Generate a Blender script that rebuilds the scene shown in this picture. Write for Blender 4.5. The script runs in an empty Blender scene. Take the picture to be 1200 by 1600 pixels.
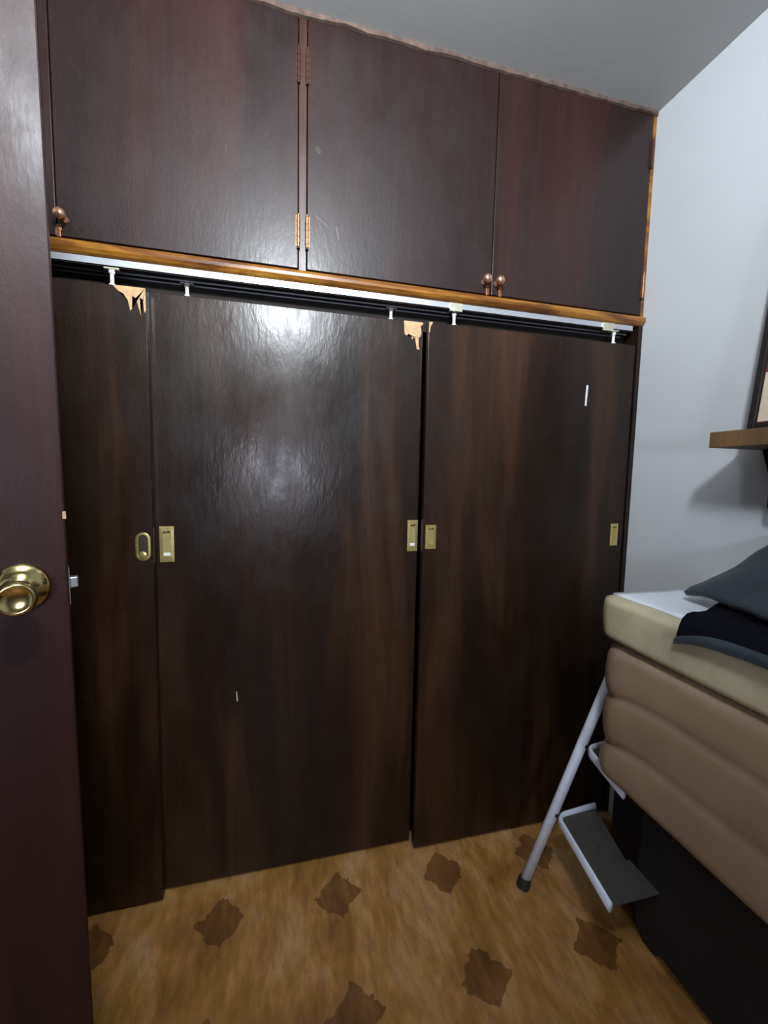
import bpy, bmesh, math, random
from mathutils import Vector, Matrix, noise

sc = bpy.context.scene
COL = sc.collection
random.seed(7)

# ------------------------------------------------------------------ camera
F, YAW, PITCH, ROLL, D, H = 656.12, 0.247185, 0.0872686, 0.0204441, 1.230577, 1.25
f = Vector((math.sin(YAW)*math.cos(PITCH), math.cos(YAW)*math.cos(PITCH), -math.sin(PITCH)))
r0 = Vector((math.cos(YAW), -math.sin(YAW), 0)); u0 = r0.cross(f)
r = r0*math.cos(ROLL) + u0*math.sin(ROLL); u = u0*math.cos(ROLL) - r0*math.sin(ROLL)
cd = bpy.data.cameras.new('camera'); cam = bpy.data.objects.new('camera', cd); COL.objects.link(cam)
cam.matrix_world = Matrix(((r.x, u.x, -f.x, 0), (r.y, u.y, -f.y, -D), (r.z, u.z, -f.z, H), (0, 0, 0, 1)))
cd.sensor_fit = 'VERTICAL'; cd.sensor_height = 36; cd.sensor_width = 27; cd.lens = F/1600*36
cd.clip_start = 0.02
sc.camera = cam

# ------------------------------------------------------------------ world, lights, exposure
w = bpy.data.worlds.new('world'); sc.world = w; w.use_nodes = True
w.node_tree.nodes['Background'].inputs[0].default_value = (0.55, 0.65, 0.8, 1)
w.node_tree.nodes['Background'].inputs[1].default_value = 0.03
sc.view_settings.view_transform = 'Standard'; sc.view_settings.look = 'None'
sc.view_settings.gamma = 1; sc.view_settings.use_curve_mapping = False
sc.view_settings.exposure = 0.0
LAMP = (0.06, -1.42, 2.26)
def area(name, loc, size, energy, color, rot=(0, 0, 0), shape='DISK', spread=math.pi):
    l = bpy.data.lights.new(name, 'AREA'); l.shape = shape; l.size = size[0]
    if shape in ('RECTANGLE', 'ELLIPSE'): l.size_y = size[1]
    l.energy = energy; l.color = color; l.spread = spread
    o = bpy.data.objects.new(name, l); COL.objects.link(o); o.location = loc; o.rotation_euler = rot
    return o
area('ceiling_lamp_light', LAMP, (0.24,), 45, (0.86, 0.93, 1.0), Vector((-0.04, 1.0, 0.16)).to_track_quat('-Z', 'Y').to_euler(), 'DISK', math.radians(160))  # aim and spread invented so the light fades downward
area('added_glare_light', (0.0, -2.93, 1.27), (0.30, 0.30), 17.0, (0.75, 0.82, 1.0), (math.radians(90), 0, 0), 'RECTANGLE')  # invented source behind the camera, added for the eye-level glare on the doors

# ------------------------------------------------------------------ materials
def nt(name):
    m = bpy.data.materials.new(name); m.use_nodes = True
    n = m.node_tree.nodes; b = n['Principled BSDF']
    return m, n, m.node_tree.links, b
def mapping(n, l, scale, coord='Object'):
    tc = n.new('ShaderNodeTexCoord'); mp = n.new('ShaderNodeMapping'); mp.inputs['Scale'].default_value = scale
    l.new(tc.outputs[coord], mp.inputs['Vector']); return mp.outputs[0]
def noi(n, l, vec, scale, detail=4, rough=0.55, dist=0.0):
    t = n.new('ShaderNodeTexNoise'); t.inputs['Scale'].default_value = scale; t.inputs['Detail'].default_value = detail
    t.inputs['Roughness'].default_value = rough; t.inputs['Distortion'].default_value = dist
    l.new(vec, t.inputs['Vector']); return t.outputs['Fac']
def ramp(n, l, fac, stops):
    c = n.new('ShaderNodeValToRGB'); e = c.color_ramp.elements
    while len(e) < len(stops): e.new(0.5)
    for i, (p, col) in enumerate(stops): e[i].position = p; e[i].color = (*col, 1)
    l.new(fac, c.inputs[0]); return c.outputs[0]
def mix(n, l, fac, a, b, mode='MIX'):
    m = n.new('ShaderNodeMix'); m.data_type = 'RGBA'; m.blend_type = mode
    if isinstance(fac, float): m.inputs[0].default_value = fac
    else: l.new(fac, m.inputs[0])
    for i, v in ((6, a), (7, b)):
        if isinstance(v, tuple): m.inputs[i].default_value = (*v, 1)
        else: l.new(v, m.inputs[i])
    return m.outputs[2]
def mrange(n, l, v, a, b, c, d):
    m = n.new('ShaderNodeMapRange'); 
    for i, x in enumerate((a, b, c, d)): m.inputs[i+1].default_value = x
    l.new(v, m.inputs[0]); return m.outputs[0]
def bump(n, l, h, b, strength, dist=0.002):
    k = n.new('ShaderNodeBump'); k.inputs['Strength'].default_value = strength; k.inputs['Distance'].default_value = dist
    l.new(h, k.inputs['Height']); l.new(k.outputs[0], b.inputs['Normal'])

def wood(name, dark, mid, light, rough=(0.25, 0.5), spec=0.5, bstr=0.35, offset=0.0, coat=0.0):
    m, n, l, b = nt(name)
    v = mapping(n, l, (1, 1, 0.12))
    big = noi(n, l, v, 5 + offset, 3, 0.6, 0.6)
    fine = noi(n, l, mapping(n, l, (1, 1, 0.03)), 60, 5, 0.6)
    col = ramp(n, l, big, [(0.30, dark), (0.5, mid), (0.74, light)])
    fc = ramp(n, l, fine, [(0.3, (0.55, 0.55, 0.55)), (0.7, (1.0, 1.0, 1.0))])
    l.new(mix(n, l, 0.8, col, fc, 'MULTIPLY'), b.inputs['Base Color'])
    pat = noi(n, l, mapping(n, l, (1, 1, 0.6)), 9 + offset, 5, 0.65)
    l.new(mrange(n, l, pat, 0.3, 0.72, rough[0], rough[1]), b.inputs['Roughness'])
    b.inputs['Specular IOR Level'].default_value = spec
    b.inputs['Coat Weight'].default_value = coat; l.new(mrange(n, l, pat, 0.32, 0.68, 0.17, 0.36), b.inputs['Coat Roughness'])
    hb = noi(n, l, mapping(n, l, (1, 1, 0.5)), 170, 5, 0.7)
    bump(n, l, hb, b, bstr, 0.0008)
    cb = n.new('ShaderNodeBump'); cb.inputs['Strength'].default_value = 0.8; cb.inputs['Distance'].default_value = 0.0007
    l.new(noi(n, l, mapping(n, l, (1, 1, 0.35)), 75, 3, 0.6), cb.inputs['Height']); l.new(cb.outputs[0], b.inputs['Coat Normal'])
    return m
def plain(name, col, rough=0.5, metal=0.0, nscale=30, var=0.12, bstr=0.0, spec=0.5, sheen=0.0):
    m, n, l, b = nt(name)
    x = noi(n, l, mapping(n, l, (1, 1, 1)), nscale, 4)
    lo = tuple(c*(1-var) for c in col); hi = tuple(min(1, c*(1+var)) for c in col)
    l.new(ramp(n, l, x, [(0.3, lo), (0.7, hi)]), b.inputs['Base Color'])
    b.inputs['Roughness'].default_value = rough; b.inputs['Metallic'].default_value = metal
    b.inputs['Specular IOR Level'].default_value = spec
    b.inputs['Sheen Weight'].default_value = sheen
    if bstr: bump(n, l, x, b, bstr)
    return m
M = {}
M['upper'] = wood('upper_door_wood', (0.011, 0.0036, 0.0028), (0.019, 0.0055, 0.004), (0.038, 0.010, 0.006), (0.42, 0.62), 0.3, 0.7, 0.0, 0.45)
M['lower'] = wood('sliding_door_wood', (0.008, 0.0030, 0.0011), (0.021, 0.0080, 0.0029), (0.062, 0.027, 0.012), (0.45, 0.64), 0.15, 1.0, 1.3, 0.5)
M['leaf'] = wood('room_door_wood', (0.020, 0.0048, 0.0035), (0.030, 0.0075, 0.0055), (0.045, 0.012, 0.008), (0.46, 0.62), 0.3, 0.8, 2.1, 0.05)
M['stile'] = wood('stile_wood', (0.030, 0.013, 0.010), (0.050, 0.020, 0.013), (0.08, 0.035, 0.02), (0.3, 0.5), 0.5, 0.2)
M['scuff'] = plain('pale_scuff', (0.13, 0.10, 0.10), 0.6)
M['inner'] = plain('carcass_inside_wood', (0.012, 0.007, 0.004), 0.8)
M['peel'] = plain('bare_core_wood', (0.55, 0.34, 0.17), 0.75, nscale=60, var=0.2)
M['putty'] = plain('ceiling_putty', (0.10, 0.065, 0.05), 0.9, nscale=40, var=0.4, bstr=0.4)
M['alu'] = plain('track_aluminium', (0.62, 0.66, 0.70), 0.38, 0.75, 50, 0.06)
M['brass'] = plain('handle_brass', (0.78, 0.62, 0.24), 0.33, 0.85, 80, 0.12)
M['dull'] = plain('handle_recess_brass', (0.50, 0.42, 0.17), 0.45, 0.7, 80, 0.15)
M['screw'] = plain('dark_screw', (0.03, 0.022, 0.012), 0.6)
M['zinc'] = plain('hanger_zinc', (0.60, 0.58, 0.45), 0.4, 0.5)
M['nylon'] = plain('hanger_nylon', (0.80, 0.80, 0.76), 0.45)
M['copper'] = plain('knob_copper', (0.75, 0.45, 0.30), 0.25, 0.9)
M['hinge'] = plain('hinge_copper', (0.28, 0.12, 0.06), 0.45, 0.8, 120, 0.4)
M['knob'] = plain('door_knob_brass', (0.80, 0.68, 0.28), 0.16, 1.0, 20, 0.06)
M['steel'] = plain('latch_steel', (0.62, 0.66, 0.66), 0.3, 0.9)
M['white_paint'] = plain('ladder_white_enamel', (0.78, 0.83, 0.95), 0.35, 0.0, 25, 0.06)
M['tread'] = plain('ladder_grey_rubber', (0.060, 0.055, 0.047), 0.8, 0, 90, 0.2, 0.3)
M['rubber'] = plain('dark_rubber', (0.02, 0.018, 0.012), 0.7)
M['tape'] = plain('white_tape', (0.75, 0.76, 0.76), 0.6)
M['white_film'] = plain('white_film', (0.84, 0.88, 0.95), 0.28, 0, 12, 0.04, 0.3)
M['cream_plastic'] = plain('cream_plastic', (0.60, 0.53, 0.36), 0.35, 0, 9, 0.22, 0.3)
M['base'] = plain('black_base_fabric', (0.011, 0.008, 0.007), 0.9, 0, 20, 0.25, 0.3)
M['shelf'] = wood('shelf_wood', (0.11, 0.075, 0.04), (0.17, 0.10, 0.05), (0.30, 0.15, 0.05), (0.4, 0.6))
M['frame'] = plain('picture_frame_black', (0.014, 0.012, 0.012), 0.35)
M['mat_red'] = plain('picture_red', (0.16, 0.022, 0.016), 0.5, 0, 12, 0.3)
M['mat_cream'] = plain('picture_cream', (0.66, 0.55, 0.42), 0.6, 0, 12, 0.1)
M['denim'] = plain('slate_cloth', (0.022, 0.034, 0.046), 0.85, 0, 14, 0.25, 0.4, 0.3, 0.2)
M['navy'] = plain('black_navy_cloth', (0.004, 0.004, 0.009), 0.95, 0, 14, 0.3, 0.3, 0.1)

def orange_rail():
    m, n, l, b = nt('varnished_rail_wood')
    x = noi(n, l, mapping(n, l, (0.35, 1, 2)), 9, 5, 0.65, 0.8)
    l.new(ramp(n, l, x, [(0.28, (0.045, 0.013, 0.004)), (0.45, (0.16, 0.055, 0.010)), (0.6, (0.36, 0.15, 0.018)), (0.75, (0.50, 0.28, 0.06))]), b.inputs['Base Color'])
    b.inputs['Roughness'].default_value = 0.32
    return m
M['rail'] = orange_rail()

def wallmat(name, col, scale=2.2):
    m, n, l, b = nt(name)
    a = noi(n, l, mapping(n, l, (1, 1, 1)), scale, 4)
    l.new(ramp(n, l, a, [(0.3, tuple(c*0.95 for c in col)), (0.7, col)]), b.inputs['Base Color'])
    b.inputs['Roughness'].default_value = 0.85; b.inputs['Specular IOR Level'].default_value = 0.25
    bump(n, l, noi(n, l, mapping(n, l, (1, 1, 1)), 55, 5), b, 0.12)
    return m
M['wall'] = wallmat('wall_paint', (0.62, 0.64, 0.66))
M['wall_brown'] = wallmat('reflection_dimming_brown', (0.20, 0.14, 0.10))  # brown made up so the unseen back wall's reflection keeps lower doors dark
M['ceiling'] = wallmat('ceiling_paint', (0.42, 0.42, 0.41))

def floormat():
    # square tiles of streaked tan stone, a brown diamond set at every corner
    m, n, l, b = nt('floor_tiles')
    tc = n.new('ShaderNodeTexCoord'); sx = n.new('ShaderNodeSeparateXYZ')
    wv = n.new('ShaderNodeTexNoise'); wv.inputs['Scale'].default_value = 28; wv.inputs['Detail'].default_value = 3
    l.new(tc.outputs['Object'], wv.inputs['Vector'])
    sub = n.new('ShaderNodeVectorMath'); sub.operation = 'SUBTRACT'; sub.inputs[1].default_value = (0.5, 0.5, 0.5)
    l.new(wv.outputs['Color'], sub.inputs[0])
    sc_ = n.new('ShaderNodeVectorMath'); sc_.operation = 'SCALE'; sc_.inputs['Scale'].default_value = 0.05
    l.new(sub.outputs[0], sc_.inputs[0])
    ad = n.new('ShaderNodeVectorMath'); ad.operation = 'ADD'
    l.new(tc.outputs['Object'], ad.inputs[0]); l.new(sc_.outputs[0], ad.inputs[1])
    l.new(ad.outputs[0], sx.inputs[0])
    def mth(op, a, bb=None, c=None):
        k = n.new('ShaderNodeMath'); k.operation = op
        for i, v in enumerate((a, bb, c)):
            if v is None: continue
            if isinstance(v, (int, float)): k.inputs[i].default_value = v
            else: l.new(v, k.inputs[i])
        return k.outputs[0]
    def cell(o, off, p):   # distance to the nearest grid line, metres
        t = mth('FRACT', mth('DIVIDE', mth('ADD', o, off + 20*p), p))
        return mth('MULTIPLY', mth('ABSOLUTE', mth('SUBTRACT', t, 0.5)), p)
    dx = cell(sx.outputs[0], 0.157 + 0.165, 0.33); dy = cell(sx.outputs[1], 0.09 + 0.145, 0.29)
    dsum = mth('ADD', dx, dy)
    dia = mth('LESS_THAN', dsum, 0.072)
    big = noi(n, l, mapping(n, l, (1.0, 0.55, 1)), 7, 5, 0.6, 0.8)
    fine = noi(n, l, mapping(n, l, (1, 0.3, 1)), 45, 5, 0.65)
    tan = ramp(n, l, big, [(0.25, (0.23, 0.105, 0.022)), (0.5, (0.46, 0.23, 0.06)), (0.75, (0.66, 0.40, 0.19))])
    brn = ramp(n, l, big, [(0.3, (0.14, 0.058, 0.014)), (0.7, (0.30, 0.14, 0.04))])
    col = mix(n, l, dia, tan, brn)
    fc = ramp(n, l, fine, [(0.3, (0.50, 0.46, 0.40)), (0.7, (1.1, 1.1, 1.1))])
    l.new(mix(n, l, 0.8, col, fc, 'MULTIPLY'), b.inputs['Base Color'])
    b.inputs['Roughness'].default_value = 0.42
    bump(n, l, fine, b, 0.12)
    return m
M['floor'] = floormat()

def beige():
    m, n, l, b = nt('beige_padded_vinyl')
    x = noi(n, l, mapping(n, l, (1, 1, 1)), 6, 4)
    l.new(ramp(n, l, x, [(0.3, (0.30, 0.205, 0.13)), (0.7, (0.40, 0.285, 0.185))]), b.inputs['Base Color'])
    b.inputs['Roughness'].default_value = 0.5
    bump(n, l, noi(n, l, mapping(n, l, (1, 1, 1)), 30, 4), b, 0.15)
    return m
M['beige'] = beige()
def lit(name, col, s):
    m, n, l, b = nt(name)
    b.inputs['Base Color'].default_value = (*col, 1); b.inputs['Emission Color'].default_value = (*col, 1)
    b.inputs['Emission Strength'].default_value = s; return m
M['lamp_glow'] = lit('lit_diffuser', (0.85, 0.93, 1.0), 4)
M['pane'] = lit('glowing_glare_pane', (0.7, 0.8, 1.0), 1.2)  # glow of the added window, made to reflect in the middle door

# ------------------------------------------------------------------ builders
def box(bm, x0, x1, y0, y1, z0, z1):
    v = [bm.verts.new(p) for p in ((x0,y0,z0),(x1,y0,z0),(x1,y1,z0),(x0,y1,z0),(x0,y0,z1),(x1,y0,z1),(x1,y1,z1),(x0,y1,z1))]
    for q in ((0,3,2,1),(4,5,6,7),(0,1,5,4),(1,2,6,5),(2,3,7,6),(3,0,4,7)): bm.faces.new([v[i] for i in q])
def link(name, bm, mat, parent=None, bevel=0.0, smooth=False, seg=2):
    bmesh.ops.recalc_face_normals(bm, faces=bm.faces[:])
    me = bpy.data.meshes.new(name); bm.to_mesh(me); bm.free()
    me.materials.append(M[mat] if isinstance(mat, str) else mat)
    if smooth:
        for p in me.polygons: p.use_smooth = True
    o = bpy.data.objects.new(name, me); COL.objects.link(o)
    if parent: o.parent = parent
    if bevel:
        b = o.modifiers.new('bevel', 'BEVEL'); b.width = bevel; b.segments = seg; b.limit_method = 'ANGLE'
    return o
def bx(name, c, mat, parent=None, bevel=0.0):
    bm = bmesh.new()
    for q in (c if isinstance(c[0], (tuple, list)) else [c]): box(bm, *q)
    return link(name, bm, mat, parent, bevel)
def lathe(bm, prof, origin, axis, seg=28):
    a = Vector(axis).normalized(); t = Vector((0, 0, 1)) if abs(a.z) < 0.9 else Vector((1, 0, 0))
    e1 = a.cross(t).normalized(); e2 = a.cross(e1); o = Vector(origin); rings = []
    for (rr, h) in prof:
        if rr < 1e-6: rings.append([bm.verts.new(o + a*h)]); continue
        rings.append([bm.verts.new(o + a*h + e1*rr*math.cos(2*math.pi*i/seg) + e2*rr*math.sin(2*math.pi*i/seg)) for i in range(seg)])
    for A, B in zip(rings, rings[1:]):
        for i in range(seg):
            j = (i+1) % seg
            if len(A) == 1 and len(B) == 1: continue
            if len(A) == 1: bm.faces.new((A[0], B[i], B[j]))
            elif len(B) == 1: bm.faces.new((A[i], B[0], A[j]))
            else: bm.faces.new((A[i], B[i], B[j], A[j]))
def tube(bm, pts, rad, seg=12, flat=1.0, side=None):
    pts = [Vector(p) for p in pts]; rings = []; prev = None
    for i, p in enumerate(pts):
        d = (pts[min(i+1, len(pts)-1)] - pts[max(i-1, 0)]).normalized()
        s = Vector(side) if side else (prev if prev else (Vector((0, 0, 1)) if abs(d.z) < 0.9 else Vector((1, 0, 0))))
        e1 = (s - d*s.dot(d)).normalized(); prev = e1; e2 = d.cross(e1)
        rings.append([bm.verts.new(p + e1*rad*math.cos(2*math.pi*k/seg) + e2*rad*flat*math.sin(2*math.pi*k/seg)) for k in range(seg)])
    for A, B in zip(rings, rings[1:]):
        for i in range(seg): bm.faces.new((A[i], A[(i+1) % seg], B[(i+1) % seg], B[i]))
    bm.faces.new(rings[0]); bm.faces.new(rings[-1][::-1])
def rounded(corners, rad, n=6):
    out = []; c = [Vector(p) for p in corners]
    for i, p in enumerate(c):
        if i in (0, len(c)-1): out.append(p); continue
        a = (c[i-1]-p).normalized(); b = (c[i+1]-p).normalized()
        A = p + a*rad; B = p + b*rad
        for k in range(n+1):
            t = k/n; out.append(A*(1-t)**2 + p*2*t*(1-t) + B*t*t)
    return out
def thing(name, label, cat, loc=(0, 0, 0), group=None):
    o = bpy.data.objects.new(name, None); COL.objects.link(o); o.location = loc; o.empty_display_size = 0.1
    o['label'] = label; o['category'] = cat
    if group: o['group'] = group
    return o
def settle(root):
    """parts were modelled in world coordinates: keep them there under a root that has its own base point"""
    bpy.context.view_layer.update()
    inv = root.matrix_world.inverted()
    for c in root.children: c.matrix_parent_inverse = inv
def struct(o): o['kind'] = 'structure'; return o

XL, XR, YB, ZC = -1.11, 1.211, -3.0, 2.455
# ------------------------------------------------------------------ setting
struct(bx('floor', (XL-0.1, XR+0.1, YB-0.1, 0.72, -0.1, 0.0), 'floor'))
struct(bx('ceiling', (XL-0.1, XR+0.1, YB-0.1, 0.72, ZC, ZC+0.1), 'ceiling'))
struct(bx('wall_right', (XR, XR+0.1, YB, 0.62, 0, ZC), 'wall'))
struct(bx('wall_front', (XL-0.1, XR+0.1, 0.62, 0.72, 0, ZC), 'wall'))
struct(bx('wall_left', [(XL-0.1, XL, YB, -1.76, 0, ZC), (XL-0.1, XL, -0.86, 0.62, 0, ZC), (XL-0.1, XL, -1.76, -0.86, 2.08, ZC)], 'wall'))
struct(bx('trim_1', [(XL-0.10, XL+0.012, -0.885, -0.86, 0, 2.05), (XL-0.10, XL+0.012, -1.76, -1.735, 0, 2.05), (XL-0.10, XL+0.012, -1.76, -0.86, 2.05, 2.08)], 'leaf'))
wz0, wz1, wx0, wx1 = 0.98, 1.56, -0.30, 0.30
struct(bx('wall_back', [(XL-0.1, wx0, YB-0.1, YB, 0, ZC), (wx1, XR+0.1, YB-0.1, YB, 0, ZC), (wx0, wx1, YB-0.1, YB, 0, wz0), (wx0, wx1, YB-0.1, YB, wz1, ZC)], 'wall_brown'))
wf = struct(bx('added_window_1', [(wx0, wx0+0.04, YB-0.07, YB-0.01, wz0, wz1), (wx1-0.04, wx1, YB-0.07, YB-0.01, wz0, wz1), (wx0+0.04, wx1-0.04, YB-0.07, YB-0.01, wz0, wz0+0.04), (wx0+0.04, wx1-0.04, YB-0.07, YB-0.01, wz1-0.04, wz1)], 'alu'))  # unseen window, invented to give the second glare spot its square shape
bx('added_glow_pane', (wx0+0.04, wx1-0.04, YB-0.045, YB-0.04, wz0+0.04, wz1-0.04), 'pane', wf)

# ragged putty line between cupboards and ceiling
bm = bmesh.new(); N = 150; prev = None
for i in range(N+1):
    x = XL + 0.002 + (XR-XL-0.004)*i/N
    h = 0.010 + 0.007*noise.noise(Vector((x*9, 0, 0))) + 0.004*noise.noise(Vector((x*31, 3, 0)))
    d = 0.006 + 0.003*noise.noise(Vector((x*23, 7, 0)))
    cur = [bm.verts.new(p) for p in ((x, 0.004, ZC), (x, -d, ZC), (x, -d*0.8, ZC-h), (x, 0.004, ZC-h-0.001))]
    if prev:
        for k in range(4): bm.faces.new((prev[k], prev[(k+1) % 4], cur[(k+1) % 4], cur[k]))
    else: bm.faces.new(cur)
    prev = cur
bm.faces.new(prev[::-1]); struct(link('trim_2', bm, 'putty'))

# ------------------------------------------------------------------ ceiling lamp read from its door glare; spotlight head invented to dim the floor
lp = thing('ceiling_lamp', 'ceiling lamp in an invented white spotlight head, whose glare shows on the glossy closet doors', 'lamp', (LAMP[0], LAMP[1]-0.08, ZC))
aim = Vector((-0.04, 1.0, 0.16)).normalized(); hc = Vector(LAMP) - aim*0.012
bm = bmesh.new(); lathe(bm, [(0, 0), (0.05, 0), (0.05, 0.02), (0.045, 0.024), (0, 0.024)], (hc.x, hc.y-0.08, ZC), (0, 0, -1), 32); link('lamp_base', bm, 'tape', lp)
bm = bmesh.new(); tube(bm, [(hc.x, hc.y-0.08, ZC-0.02), (hc.x-0.004, hc.y-0.08, hc.z+0.03)], 0.009, 12); link('stem', bm, 'steel', lp)
bm = bmesh.new(); lathe(bm, [(0, -0.15), (0.03, -0.15), (0.05, -0.13), (0.122, -0.03), (0.126, 0.0), (0.122, 0.0), (0.118, -0.02), (0, -0.03)], hc, aim, 32); link('lamp_head', bm, 'tape', lp, smooth=True)
bm = bmesh.new(); lathe(bm, [(0, -0.012), (0.115, -0.012), (0.115, -0.006), (0, 0.0)], hc, aim, 32); link('diffuser', bm, 'lamp_glow', lp, smooth=True)
settle(lp)

# ------------------------------------------------------------------ upper cupboard row
Z0, Z1 = 1.811, 2.440
up = thing('overhead_cupboard', 'dark mahogany row of overhead cupboards under the ceiling', 'cupboard', (0.05, 0.3, 1.775))
bx('carcass', [(XL+0.002, XR-0.002, 0.024, 0.60, 1.776, 1.800), (XL+0.002, XR-0.002, 0.024, 0.60, 2.43, 2.452), (XL+0.002, XR-0.002, 0.585, 0.60, 1.80, 2.43),
               (XL+0.002, XL+0.02, 0.024, 0.585, 1.80, 2.43), (XR-0.02, XR-0.002, 0.024, 0.585, 1.80, 2.43), (0.056, 0.074, 0.024, 0.585, 1.80, 2.43)], 'inner', up)
bx('top_rail', (XL+0.002, XR-0.002, 0.003, 0.023, Z1+0.002, ZC-0.001), 'upper', up)
bx('stile', (0.0545, 0.0755, 0.002, 0.023, Z0-0.006, Z1+0.001), 'stile', up, 0.0015)
bx('stile', (1.1975, XR-0.001, 0.000, 0.023, Z0-0.006, Z1+0.001), M['rail'], up, 0.0015)
# molded orange rail below the doors: half-round nose
bm = bmesh.new(); prof = [(0.023, 1.805), (-0.004, 1.805), (-0.010, 1.801), (-0.013, 1.794), (-0.012, 1.786), (-0.006, 1.778), (0.0, 1.774), (0.023, 1.774)]
A = [bm.verts.new((XL+0.002, y, z)) for y, z in prof]; B = [bm.verts.new((XR-0.002, y, z)) for y, z in prof]
for k in range(len(prof)): bm.faces.new((A[k], A[(k+1) % 8], B[(k+1) % 8], B[k]))
bm.faces.new(A[::-1]); bm.faces.new(B); link('bottom_rail', bm, 'rail', up)

def hinge(x, z, door, painted=False, s=1):
    bm = bmesh.new()
    tube(bm, [(x, -0.003, z-0.042), (x, -0.003, z+0.042)], 0.0042, 10)
    for dz in (-0.026, -0.009, 0.009, 0.026): tube(bm, [(x, -0.003, z+dz-0.006), (x, -0.003, z+dz+0.006)], 0.0050, 10)
    box(bm, min(x, x+s*0.007), max(x, x+s*0.007), -0.0018, 0.0, z-0.040, z+0.040)
    h = link('hinge', bm, 'stile' if painted else 'hinge', door, smooth=False)
    for dz in (-0.047,):
        bm = bmesh.new(); lathe(bm, [(0, 0), (0.0045, 0), (0.0045, 0.004), (0, 0.005)], (x, -0.003, z+dz), (0, 0, 1), 10)
        link('hinge_pin', bm, 'screw', h)
def knob(x, z, door):
    bm = bmesh.new()
    lathe(bm, [(0, 0), (0.009, 0), (0.009, 0.003), (0.0045, 0.006), (0.004, 0.014), (0.008, 0.018), (0.0125, 0.024), (0.0135, 0.029), (0.0115, 0.034), (0.006, 0.0375), (0, 0.038)], (x, 0, z), (0, -1, 0), 24)
    link('knob', bm, 'copper', door, smooth=True)
def latch(x, door):
    bx('catch', [(x-0.0045, x+0.0045, -0.006, 0.0, 1.806, 1.828), (x-0.006, x+0.006, -0.004, 0.0, 1.822, 1.836)], 'hinge', door, 0.001)
spans = [(-1.106, -0.5185, 'l', -0.565), (-0.5155, 0.0525, 'r', -0.500), (0.0775, 0.6345, 'l', 0.610), (0.6375, 1.1965, 'r', 0.653)]
labs = ['', 'sheen of the lamp on its lower right', 'small dents near its hinged edge', 'darkest upper leaf with its hinge at the right wall']
for i, (a, b, hs, kx) in enumerate(spans):
    d = bx('door', (a, b, 0.0, 0.0195, Z0, Z1), 'upper', up, 0.0015)
    d['label'] = ['overhead door mostly behind the open room door', 'overhead door left of the middle stile, lamp sheen low on it', 'overhead door right of the middle stile, reddish along its bottom', 'overhead door next to the right wall'][i]
    hx = a-0.001 if hs == 'l' else b+0.001
    s = 1 if hs == 'l' else -1
    hinge(hx, 1.908, d, False, s); hinge(hx, 2.325, d, True, s)
    if i != 0: knob(kx, 1.845 if i > 1 else 1.849, d); latch(kx + (0.012 if i > 1 else -0.012), d)
    else: knob(kx, 1.849, d)
settle(up)

# ------------------------------------------------------------------ sliding-door closet below
cl = thing('sliding_closet', 'dark brown built-in closet with three sliding doors hung from an aluminium track', 'closet', (0.05, 0.3, 0))
bx('carcass', [(XL+0.002, XL+0.02, 0.0, 0.60, 0.001, 1.773), (1.193, XR-0.002, -0.002, 0.60, 0.001, 1.773), (XL+0.02, 1.193, 0.585, 0.60, 0.001, 1.773), (XL+0.02, 1.193, 0.08, 0.585, 0.001, 0.02)], 'lower', cl)
bx('header', (XL+0.02, 1.192, 0.062, 0.08, 1.700, 1.773), 'inner', cl)
bm = bmesh.new(); prof = [(0.002, 1.7735), (0.002, 1.7575), (0.005, 1.7575), (0.005, 1.770), (0.030, 1.770), (0.030, 1.752), (0.033, 1.752), (0.033, 1.770), (0.058, 1.770), (0.058, 1.752), (0.061, 1.752), (0.061, 1.7735)]
x0, x1 = XL+0.021, 1.172
A = [bm.verts.new((x0, y, z)) for y, z in prof]; B = [bm.verts.new((x1, y, z)) for y, z in prof]
for k in range(len(prof)): bm.faces.new((A[k], A[(k+1) % 12], B[(k+1) % 12], B[k]))
bm.faces.new(A[::-1]); bm.faces.new(B)
tr = link('track', bm, 'alu', cl); tr['label'] = 'long aluminium track under the orange rail'
bx('track_channel', [(x0, x1, 0.006, 0.056, 1.755, 1.7695)], 'inner', cl)
doors = []
for i, (a, b, y) in enumerate([(-1.075, -0.326, 0.0), (-0.345, 0.4315, 0.034), (0.437, 1.187, 0.0)]):
    d = bx('door', (a, b, y, y+0.024, 0.012, (1.712, 1.718, 1.710)[i]), 'lower', cl, 0.002)
    d['label'] = ['left sliding door half hidden by the open room door', 'middle sliding door with two glare spots', 'right sliding door with a strip of white tape'][i]
    doors.append(d)
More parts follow.
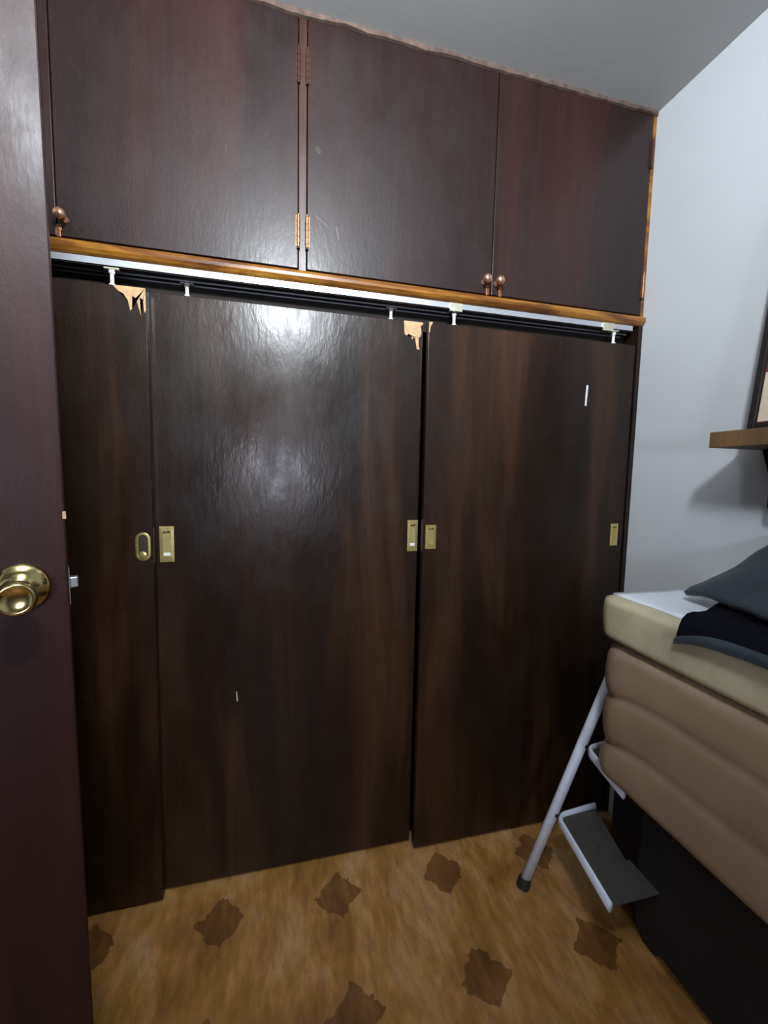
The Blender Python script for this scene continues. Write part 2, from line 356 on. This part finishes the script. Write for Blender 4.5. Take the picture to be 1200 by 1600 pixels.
def pull(x, z, y, door, hw=0.018, hh=0.048, rnd=False):
    # frame ring around a sunken cup, screws at top and bottom
    def ring(w_, h_, yy):
        pts = []
        if rnd:
            for k in range(24):
                t = 2*math.pi*k/24; cx, cz = math.cos(t), math.sin(t)
                pts.append((x + w_*cx, yy, z + (h_-w_)*(1 if cz > 0 else -1)*(1 if abs(cz) > 1e-6 else 0) + w_*cz))
        else:
            for sx, sz in ((-1, -1), (1, -1), (1, 1), (-1, 1)): pts.append((x+sx*w_, yy, z+sz*h_))
        return pts
    bm = bmesh.new()
    iw, ih = (hw*0.66, hh-0.006) if rnd else (hw*0.56, hh*0.66)
    loops = [[bm.verts.new(p) for p in ring(*q)] for q in ((hw, hh, y), (hw, hh, y-0.0025), (iw, ih, y-0.003), (iw*0.92, ih*0.96, y-0.0006), )]
    for A, B in zip(loops, loops[1:]):
        for k in range(len(A)): bm.faces.new((A[k], A[(k+1) % len(A)], B[(k+1) % len(A)], B[k]))
    bm.faces.new(loops[0][::-1])
    o = link('recessed_handle', bm, 'brass', door, 0.0006)
    bm = bmesh.new(); lp_ = [bm.verts.new(p) for p in ring(iw*0.93, ih*0.96, y-0.0010)]; lq = [bm.verts.new(p) for p in ring(iw*0.9, ih*0.94, y-0.0004)]
    for k in range(len(lp_)): bm.faces.new((lp_[k], lp_[(k+1) % len(lp_)], lq[(k+1) % len(lp_)], lq[k]))
    bm.faces.new(lp_); bm.faces.new(lq[::-1]); link('cup', bm, 'screw' if rnd else 'dull', o)
    if not rnd:
        bx('lip', (x-iw*0.85, x+iw*0.85, y-0.0045, y-0.001, z-ih*0.98, z-ih*0.72), 'nylon' if hh > 0.045 else 'brass', o, 0.001)
        bx('slot', [(x-iw*0.8, x-iw*0.1, y-0.0042, y-0.001, z+ih*0.98, z+ih*1.10), (x+iw*0.1, x+iw*0.8, y-0.0042, y-0.001, z+ih*1.0, z+ih*1.14)], 'screw', o)
    else:
        bm = bmesh.new(); lathe(bm, [(0, 0.0), (iw*0.8, 0.0), (iw*0.8, 0.004), (iw*0.4, 0.005), (0, 0.005)], (x-0.001, y-0.0008, z-hh+0.016), (0, -1, 0), 16); link('lip', bm, 'brass', o)
pull(-0.350, 1.047, 0.0, doors[0], 0.0185, 0.038, True)
pull(-0.300, 1.047, 0.034, doors[1], 0.0185, 0.050)
pull(0.4135, 1.060, 0.034, doors[1], 0.0170, 0.050)
pull(0.4625, 1.060, 0.0, doors[2], 0.0175, 0.038)
pull(1.1495, 1.058, 0.0, doors[2], 0.0150, 0.039)
def hanger(x, y, ztop, door, plate):
    bm = bmesh.new(); lathe(bm, [(0, 0), (0.0075, 0), (0.0075, 0.006), (0.0045, 0.009), (0.0045, 0.03), (0.007, 0.032), (0.007, 0.038), (0, 0.038)], (x, y, ztop-0.002), (0, 0, 1), 12)
    h = link('hanger', bm, 'nylon', door)
    bx('bracket', [(x-0.017, x+0.017, y-0.006, y+0.006, 1.751, 1.760), (x-0.006, x+0.006, y-0.004, y+0.004, 1.742, 1.752)], 'zinc', h, 0.001)
    if plate: bx('roller_plate', [(x-0.020, x+0.020, -0.004, 0.0015, 1.748, 1.772), (x-0.008, x+0.008, -0.0055, -0.004, 1.748, 1.755)], 'zinc', h, 0.002)
hanger(-0.406, 0.012, 1.712, doors[0], False); hanger(-0.98, 0.012, 1.712, doors[0], False)
hanger(-0.238, 0.046, 1.718, doors[1], False); hanger(0.331, 0.046, 1.718, doors[1], False)
hanger(0.522, 0.012, 1.710, doors[2], True); hanger(1.105, 0.012, 1.710, doors[2], False)
bx('roller_plate', [(1.050, 1.090, -0.004, 0.0015, 1.746, 1.772), (1.062, 1.070, -0.0055, -0.004, 1.746, 1.757), (1.074, 1.080, -0.0055, -0.004, 1.746, 1.757)], 'zinc', doors[2], 0.002)
def patch(name, pts, y, mat, door, th=0.0012, label=None, sz=1.0):
    zt = max(q[1] for q in pts); pts = [(q[0], zt-(zt-q[1])*sz) for q in pts]
    bm = bmesh.new(); a = [bm.verts.new((x, y-th, z)) for x, z in pts]; b = [bm.verts.new((x, y+0.0005, z)) for x, z in pts]
    bm.faces.new(a); bm.faces.new(b[::-1])
    for k in range(len(a)): bm.faces.new((a[k], b[k], b[(k+1) % len(a)], a[(k+1) % len(a)]))
    bmesh.ops.triangulate(bm, faces=[q for q in bm.faces if len(q.verts) > 4])
    o = link(name, bm, mat, door)
    if label: o['label'] = label
patch('bare_patch', [(-0.402, 1.711), (-0.328, 1.711), (-0.3275, 1.668), (-0.331, 1.662), (-0.334, 1.688), (-0.341, 1.692), (-0.339, 1.655), (-0.3425, 1.668), (-0.350, 1.690), (-0.358, 1.693), (-0.359, 1.668), (-0.3635, 1.664), (-0.368, 1.684), (-0.378, 1.696), (-0.390, 1.701)], 0.0, 'peel', doors[0], label='tan patch where the veneer has peeled off', sz=1.25)
patch('bare_patch', [(0.369, 1.7175), (0.430, 1.7175), (0.430, 1.712), (0.4225, 1.706), (0.4245, 1.696), (0.4255, 1.684), (0.4225, 1.675), (0.4165, 1.671), (0.4175, 1.658), (0.4185, 1.645), (0.4215, 1.637), (0.412, 1.636), (0.4095, 1.650), (0.405, 1.668), (0.4005, 1.672), (0.3965, 1.663), (0.393, 1.676), (0.385, 1.680), (0.3785, 1.674), (0.372, 1.678)], 0.034, 'peel', doors[1], label='tan patch where the veneer has peeled off')
patch('bare_patch', [(0.438, 1.7095), (0.450, 1.7095), (0.447, 1.702), (0.443, 1.697), (0.4405, 1.680), (0.438, 1.678)], 0.0, 'peel', doors[2], label='small pale chip in the veneer')
patch('tape_strip', [(1.0005, 1.564), (1.0075, 1.564), (1.0055, 1.530), (1.0045, 1.496), (0.998, 1.496), (0.9985, 1.530)], 0.0, 'tape', doors[2], 0.0008, 'strip of white tape')
patch('scratch', [(-0.1225, 0.601), (-0.1205, 0.600), (-0.1185, 0.571), (-0.1210, 0.570)], 0.034, 'tape', doors[1], 0.0005)
settle(cl)
ud = [c for c in up.children if c.name.startswith('door')]
for k, pts in ((1, [(-0.133, 2.090), (-0.129, 2.092), (-0.126, 2.078), (-0.131, 2.072)]), (2, [(0.098, 2.132), (0.108, 2.134), (0.115, 2.120), (0.108, 2.112), (0.101, 2.118)])):
    patch('dent', pts, 0.0, 'screw', ud[k], 0.0004)
for pts in ([(0.155, 1.935), (0.158, 1.934), (0.166, 1.902), (0.163, 1.902)], [(0.101, 1.952), (0.103, 1.953), (0.136, 1.932), (0.134, 1.931)]):
    patch('scratch', pts, 0.0, 'scuff', ud[2], 0.0003)

# ------------------------------------------------------------------ open room door on the left
E0 = Vector((-0.303, -0.513, 0)); dirn = Vector((-0.924, -0.382, 0)).normalized(); LW = 0.86
nrm = Vector((-dirn.y, dirn.x, 0)); nrm = nrm if nrm.y < 0 else -nrm
TH = 0.036
def dmat(o):   # local x along the leaf from the free edge, local y out of the room face, z up
    T = Matrix(((dirn.x, nrm.x, 0, E0.x), (dirn.y, nrm.y, 0, E0.y), (0, 0, 1, 0), (0, 0, 0, 1)))
    o.matrix_world = T @ Matrix.Translation((0, 0, 0.62)) @ Matrix.Rotation(math.radians(0.45), 4, 'Y') @ Matrix.Translation((0, 0, -0.62))   # the old leaf sags a little on its hinges
leaf = bx('door_1', (0, LW, -TH, 0, 0.008, 2.04), 'leaf', None, 0.0025)
struct(leaf); dmat(leaf)
ZK = 1.080; KX = 0.055
for s in (1, -1):
    o_y = 0 if s > 0 else -TH
    bm = bmesh.new(); lathe(bm, [(0, 0), (0.0345, 0), (0.0345, 0.003), (0.032, 0.007), (0.024, 0.010), (0.017, 0.012), (0.0145, 0.016), (0, 0.016)], (KX, o_y, ZK), (0, s, 0), 40)
    ro = link('rosette', bm, 'knob', leaf, smooth=True)
    bm = bmesh.new(); lathe(bm, [(0, 0.010), (0.0125, 0.012), (0.0115, 0.030), (0.014, 0.040), (0.020, 0.047), (0.0232, 0.056), (0.0232, 0.064), (0.021, 0.071), (0.019, 0.073), (0.0165, 0.0715), (0.010, 0.0695), (0, 0.069)], (KX, o_y, ZK), (0, s, 0), 40)
    link('door_knob', bm, 'knob', leaf, smooth=True)
bx('latch_plate', (-0.0012, 0.001, -TH+0.006, -0.006, ZK-0.036, ZK+0.020), 'steel', leaf)
bx('latch_bolt', (-0.012, 0, -0.026, -0.012, ZK-0.012, ZK+0.005), 'steel', leaf, 0.002)
bx('edge_chip', (-0.0012, 0.003, -0.004, 0.0008, ZK+0.096, ZK+0.107), 'peel', leaf)
for hz in (0.25, 1.02, 1.80):
    bm = bmesh.new(); tube(bm, [(LW+0.002, 0.004, hz-0.045), (LW+0.002, 0.004, hz+0.045)], 0.006, 12); link('hinge', bm, 'hinge', leaf)

# ------------------------------------------------------------------ wall shelf with leaning picture
sh = bx('wall_shelf', (1.036, XR-0.001, -1.15, -0.405, 1.334, 1.372), 'shelf', None, 0.0015)
sh['label'] = 'brown wooden wall shelf on the white right wall'; sh['category'] = 'shelf'
pf = thing('picture_frame', 'black framed red and cream picture leaning on the wall shelf', 'picture', (1.12, -0.65, 1.3725))
px0, px1, hh, th = -0.86, -0.427, 0.62, 0.020
lean = math.asin((1.187-1.120)/hh)
def pfp(bmn, y0, y1, z0, z1, t0, t1): box(bmn, t0, t1, y0+0.65, y1+0.65, z0, z1)
def pput(name, lst, mat, bev=0.0):
    bm = bmesh.new()
    for q in lst: pfp(bm, *q)
    o = link(name, bm, mat, pf, bev); return o
pput('frame', [(px1-0.016, px1, 0, hh, 0, th), (px0, px0+0.026, 0, hh, 0, th), (px0+0.026, px1-0.016, 0, 0.022, 0, th), (px0+0.026, px1-0.016, hh-0.022, hh, 0, th)], 'frame', 0.002)
pput('canvas', [(px0+0.026, px1-0.016, 0.022, hh-0.022, 0.008, 0.014)], 'mat_red')
pput('cream_shape', [(px1-0.105, px1-0.018, 0.026, 0.145, 0.0065, 0.008)], 'mat_cream')
pf.rotation_euler = (0, lean, 0)

# ------------------------------------------------------------------ bed base, padded mattress, wrapped cushion
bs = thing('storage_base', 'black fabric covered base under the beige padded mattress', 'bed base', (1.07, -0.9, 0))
bx('body_and_shade_block', [(0.945, 1.203, -1.75, -0.375, 0.03, 0.438), (1.0, 1.203, -0.380, -0.225, 0.005, 0.385)], 'base', bs, 0.012)  # second box is a dark block added where the wall is merely shaded
for (x, y) in ((0.98, -0.42), (1.17, -0.42), (0.98, -1.70), (1.17, -1.70)): bx('foot', (x-0.02, x+0.02, y-0.02, y+0.02, 0.0, 0.03), 'rubber', bs)
settle(bs)

def padded(name, x0, x1, y0, y1, zlev, rad, puff, mat, drop=0.0, parent=None, edge=0.02, sag=0.0):
    """rounded-corner slab whose side bulges between the seam heights in zlev"""
    loop = []; n = 12
    cs = [(x1-0.01, y1-0.01, 0.01, 0), (x0+rad, y1-rad, rad, 90), (x0+0.05, y0+0.05, 0.05, 180), (x1-0.01, y0+0.01, 0.01, 270)]
    for cx, cy, rr, a0 in cs:
        for k in range(n+1):
            t = math.radians(a0 + 90*k/n); loop.append((Vector((cx+rr*math.cos(t), cy+rr*math.sin(t), 0)), Vector((math.cos(t), math.sin(t), 0))))
    pts = []
    for i in range(len(loop)):
        a, na = loop[i]; b, nb = loop[(i+1) % len(loop)]; L = (b-a).length; m = max(1, int(L/0.025))
        for k in range(m): pts.append((a.lerp(b, k/m), na.lerp(nb, k/m).normalized()))
    bm = bmesh.new(); rings = []
    zmin, zmax = zlev[0], zlev[-1]
    def near(p): return math.exp(-((p.y-y1)/0.12)**2)
    for s in range(len(zlev)-1):
        za, zb = zlev[s], zlev[s+1]
        K = 12
        for k in range(K + (1 if s == len(zlev)-2 else 0)):
            t = k/K; ring = []
            for p, nn in pts:
                z = za + (zb-za)*t
                w_ = drop*near(p)
                zz = z - w_*(1 if zmin < z < zmax-1e-6 else 0)*math.sin(math.pi*min(1, (z-zmin)/(zmax-zmin)))
                bul = puff*(abs(math.sin(math.pi*t))**0.45)
                e = min(z-zmin, zmax-z); ro = edge - math.sqrt(max(0, edge**2 - max(0, edge-e)**2)) if e < edge else 0
                wob = 0.004*noise.noise(Vector((p.x*7, p.y*7, z*9)))
                fade = 0.35 + 0.65*near(p)
                q = p + nn*((bul-puff)*fade - ro + wob*(1 if e > 0.001 else 0)); q.x = min(q.x, x1)
                ring.append(bm.verts.new((q.x, q.y, zz + (sag*noise.noise(Vector((p.x*9, p.y*9, 5))) if e < 0.001 and z > (zmin+zmax)/2 and sag else 0))))
            rings.append(ring)
    for A, B in zip(rings, rings[1:]):
        for i in range(len(A)): bm.faces.new((A[i], A[(i+1) % len(A)], B[(i+1) % len(A)], B[i]))
    bm.faces.new(rings[0][::-1]); top = bm.faces.new(rings[-1])
    return link(name, bm, mat, parent, smooth=True)
mt = thing('padded_mattress', 'beige padded mattress with horizontal channels lying on the black base', 'mattress', (1.03, -1.0, 0.44))
padded('cover', 0.849, 1.205, -1.80, -0.278, [0.442, 0.575, 0.705, 0.822], 0.080, 0.018, 'beige', 0.045, mt, 0.03)
settle(mt)
cu = thing('wrapped_cushion', 'cream cushion in plastic with shiny white top on the beige mattress', 'cushion', (1.03, -1.0, 0.823))
padded('wrapping', 0.845, 1.205, -1.80, -0.272, [0.8235, 0.942], 0.06, 0.008, 'cream_plastic', 0.0, cu, 0.018, 0.004)
bm = bmesh.new(); g = []
for j in range(61):
    row = []
    for i in range(13):
        x = 0.880 + (1.198-0.880)*i/12; y = -1.74 + (-0.300+1.74)*j/60
        if i == 0: x += 0.012*noise.noise(Vector((y*11, 2, 0)))
        if j == 60: y += 0.008*noise.noise(Vector((x*17, 4, 0)))
        row.append(bm.verts.new((x, y, 0.9450 + 0.0025*noise.noise(Vector((x*14, y*10, 1))))))
    g.append(row)
for j in range(60):
    for i in range(12): bm.faces.new((g[j][i], g[j][i+1], g[j+1][i+1], g[j+1][i]))
tp = link('top_sheet', bm, 'white_film', cu, smooth=True)
sm = tp.modifiers.new('solid', 'SOLIDIFY'); sm.thickness = 0.004; sm.offset = -1
tp['label'] = 'glossy white top of the cushion'
settle(cu)

# ------------------------------------------------------------------ folded dark garment lying over the cushion
ga = thing('folded_garment', 'black and slate blue garment folded over the white cushion top', 'clothing', (1.0, -0.8, 0.95))
def sheet(name, rows, mat, th, nu=28, nv=14, wav=0.006, seed=0):
    """rows: list of polylines (same length) joined by smooth interpolation"""
    def cat(P, t):
        n = len(P)-1; s = min(int(t*n), n-1); q = t*n - s
        p0, p1, p2, p3 = P[max(s-1, 0)], P[s], P[s+1], P[min(s+2, n)]
        return 0.5*((2*p1) + (p2-p0)*q + (2*p0-5*p1+4*p2-p3)*q*q + (3*p1-p0-3*p2+p3)*q**3)
    R = [[Vector(p) for p in rr] for rr in rows]; bm = bmesh.new(); g = []
    for j in range(nv+1):
        line = []
        for i in range(nu+1):
            p = cat([cat(rr, i/nu) for rr in R], j/nv)
            p = p + Vector((0, 0, wav*noise.noise(Vector((p.x*12+seed, p.y*12, seed)))))
            line.append(bm.verts.new(p))
        g.append(line)
    for j in range(nv):
        for i in range(nu): bm.faces.new((g[j][i], g[j][i+1], g[j+1][i+1], g[j+1][i]))
    o = link(name, bm, mat, ga, smooth=True)
    s = o.modifiers.new('solid', 'SOLIDIFY'); s.thickness = th; s.offset = -1
    return o
# black lining mass: lies on the cushion and over its edge
sheet('lining', [[(1.19, -0.47, 0.970), (1.19, -0.60, 0.975), (1.19, -0.80, 0.98), (1.19, -1.2, 0.98)],
                 [(1.06, -0.46, 0.962), (1.06, -0.60, 0.970), (1.06, -0.80, 0.975), (1.06, -1.2, 0.98)],
                 [(0.95, -0.50, 0.957), (0.95, -0.62, 0.965), (0.95, -0.80, 0.975), (0.95, -1.2, 0.98)],
                 [(0.862, -0.522, 0.957), (0.858, -0.62, 0.962), (0.855, -0.80, 0.968), (0.855, -1.2, 0.97)],
                 [(0.834, -0.530, 0.918), (0.829, -0.62, 0.930), (0.829, -0.80, 0.945), (0.829, -1.2, 0.95)]], 'navy', 0.010)
h = sheet('hem', [[(0.847, -0.528, 0.922), (0.839, -0.60, 0.942), (0.837, -0.70, 0.949), (0.835, -0.85, 0.951), (0.835, -1.2, 0.95)],
                  [(0.831, -0.528, 0.914), (0.825, -0.60, 0.934), (0.823, -0.70, 0.941), (0.821, -0.85, 0.942), (0.821, -1.2, 0.94)],
                  [(0.830, -0.527, 0.900), (0.825, -0.60, 0.920), (0.823, -0.70, 0.927), (0.821, -0.85, 0.928), (0.821, -1.2, 0.925)]], 'denim', 0.008, wav=0.003)
h['label'] = 'slate blue lower hem'
fl = sheet('flap', [[(1.000, -0.401, 0.972), (0.985, -0.47, 0.979), (0.968, -0.54, 0.985), (0.925, -0.64, 0.990), (0.90, -0.78, 1.0), (0.88, -1.2, 1.0)],
                    [(1.022, -0.400, 0.985), (1.030, -0.46, 1.010), (1.03, -0.54, 1.035), (1.02, -0.66, 1.05), (1.00, -0.80, 1.06), (1.0, -1.2, 1.06)],
                    [(1.055, -0.396, 0.990), (1.085, -0.44, 1.030), (1.11, -0.50, 1.070), (1.13, -0.62, 1.10), (1.14, -0.80, 1.11), (1.14, -1.2, 1.11)],
                    [(1.075, -0.390, 0.985), (1.12, -0.43, 1.030), (1.16, -0.46, 1.085), (1.195, -0.52, 1.13), (1.20, -0.80, 1.14), (1.20, -1.2, 1.14)]], 'denim', 0.012, wav=0.008, seed=3)
fl['label'] = 'slate blue upper flap'
settle(ga)
hg = thing('hanging_bag', 'dark navy cloth bag hanging under the wall shelf', 'bag', (1.15, -0.6, 1.15))
bm = bmesh.new()
prof = [(-0.435, 1.333), (-0.455, 1.27), (-0.475, 1.22), (-0.460, 1.18), (-0.60, 1.17), (-0.80, 1.17), (-0.80, 1.333)]
a = [bm.verts.new((1.165, y, z)) for y, z in prof[:4]] + [bm.verts.new((1.150, y, z+0.02)) for y, z in prof[4:]]
b = [bm.verts.new((1.208, y, z)) for y, z in prof]
a = [v for v in a]
bm.faces.new(a); bm.faces.new(b[::-1])
for k in range(7): bm.faces.new((a[k], b[k], b[(k+1) % 7], a[(k+1) % 7]))
bmesh.ops.triangulate(bm, faces=bm.faces[:])
link('bag_body', bm, 'navy', hg, 0.006)
settle(hg)

# ------------------------------------------------------------------ folding step ladder
la = thing('step_ladder', 'white metal step ladder with grey treads between closet and mattress', 'ladder', (0.80, -0.2, 0))
RY = -0.190
ra = Vector((0.733, RY, 0.02)); rb = Vector((1.08, RY, 0.84))
bm = bmesh.new(); tube(bm, [ra, ra.lerp(rb, 0.5), rb], 0.0165, 12, 0.8, (1, 0, -0.4)); link('rail', bm, 'white_paint', la, smooth=True)
def cap(p, d, nm='foot'):
    bm = bmesh.new(); lathe(bm, [(0, 0.03), (0.0165, 0.03), (0.019, 0.022), (0.020, 0), (0, 0)], (p[0], p[1], 0.0), (d[0], d[1], d[2]), 16); link(nm, bm, 'rubber', la)
cap((0.727, RY, 0), (0.25, 0, 1))
# rear leg, leaning the other way from the top pivot
bm = bmesh.new(); tube(bm, [(1.185, RY+0.03, 0.02), (1.09, RY+0.03, 0.80)], 0.010, 12); link('rear_leg', bm, 'white_paint', la, smooth=True)
cap((1.186, RY+0.03, 0), (-0.1, 0, 1))
def tread(x, z, yend, xend, name='tread'):
    # flat bar bent round the far corner, rubber sheet inside
    path = rounded([(x+0.155, RY+0.010, z+0.004), (x+0.012, RY+0.002, z), (xend, yend, z)], 0.03, 6)
    bm = bmesh.new()
    tube(bm, path, 0.0155, 10, 0.42, (0, 0, 1))
    t = link(name, bm, 'white_paint', la, smooth=True)
    bm = bmesh.new()
    pts = [(x+0.152, RY+0.004), (x+0.030, RY-0.004), (x+0.012, RY-0.028), (xend+0.004, yend), (0.938, yend), (0.938, -0.362), (x+0.10, -0.362)]
    A = [bm.verts.new((q[0], q[1], z-0.002)) for q in pts]; B = [bm.verts.new((q[0], q[1], z+0.004)) for q in pts]
    bm.faces.new(A[::-1]); bm.faces.new(B)
    nn = len(pts)
    for k in range(nn): bm.faces.new((A[k], A[(k+1) % nn], B[(k+1) % nn], B[k]))
    m_ = link('rubber_mat', bm, 'tread', t); m_['label'] = 'grey rubber surface'
    return t
tread(0.826, 0.203, -0.455, 0.790)
tread(0.918, 0.412, -0.368, 0.896)
for x, z in ((0.826, 0.203), (0.918, 0.412)):
    bm = bmesh.new(); lathe(bm, [(0, 0), (0.006, 0), (0.006, 0.003), (0, 0.004)], (x-0.004, RY-0.012, z+0.022), (0, -1, 0), 12); link('rivet', bm, 'rubber', la)
settle(la)
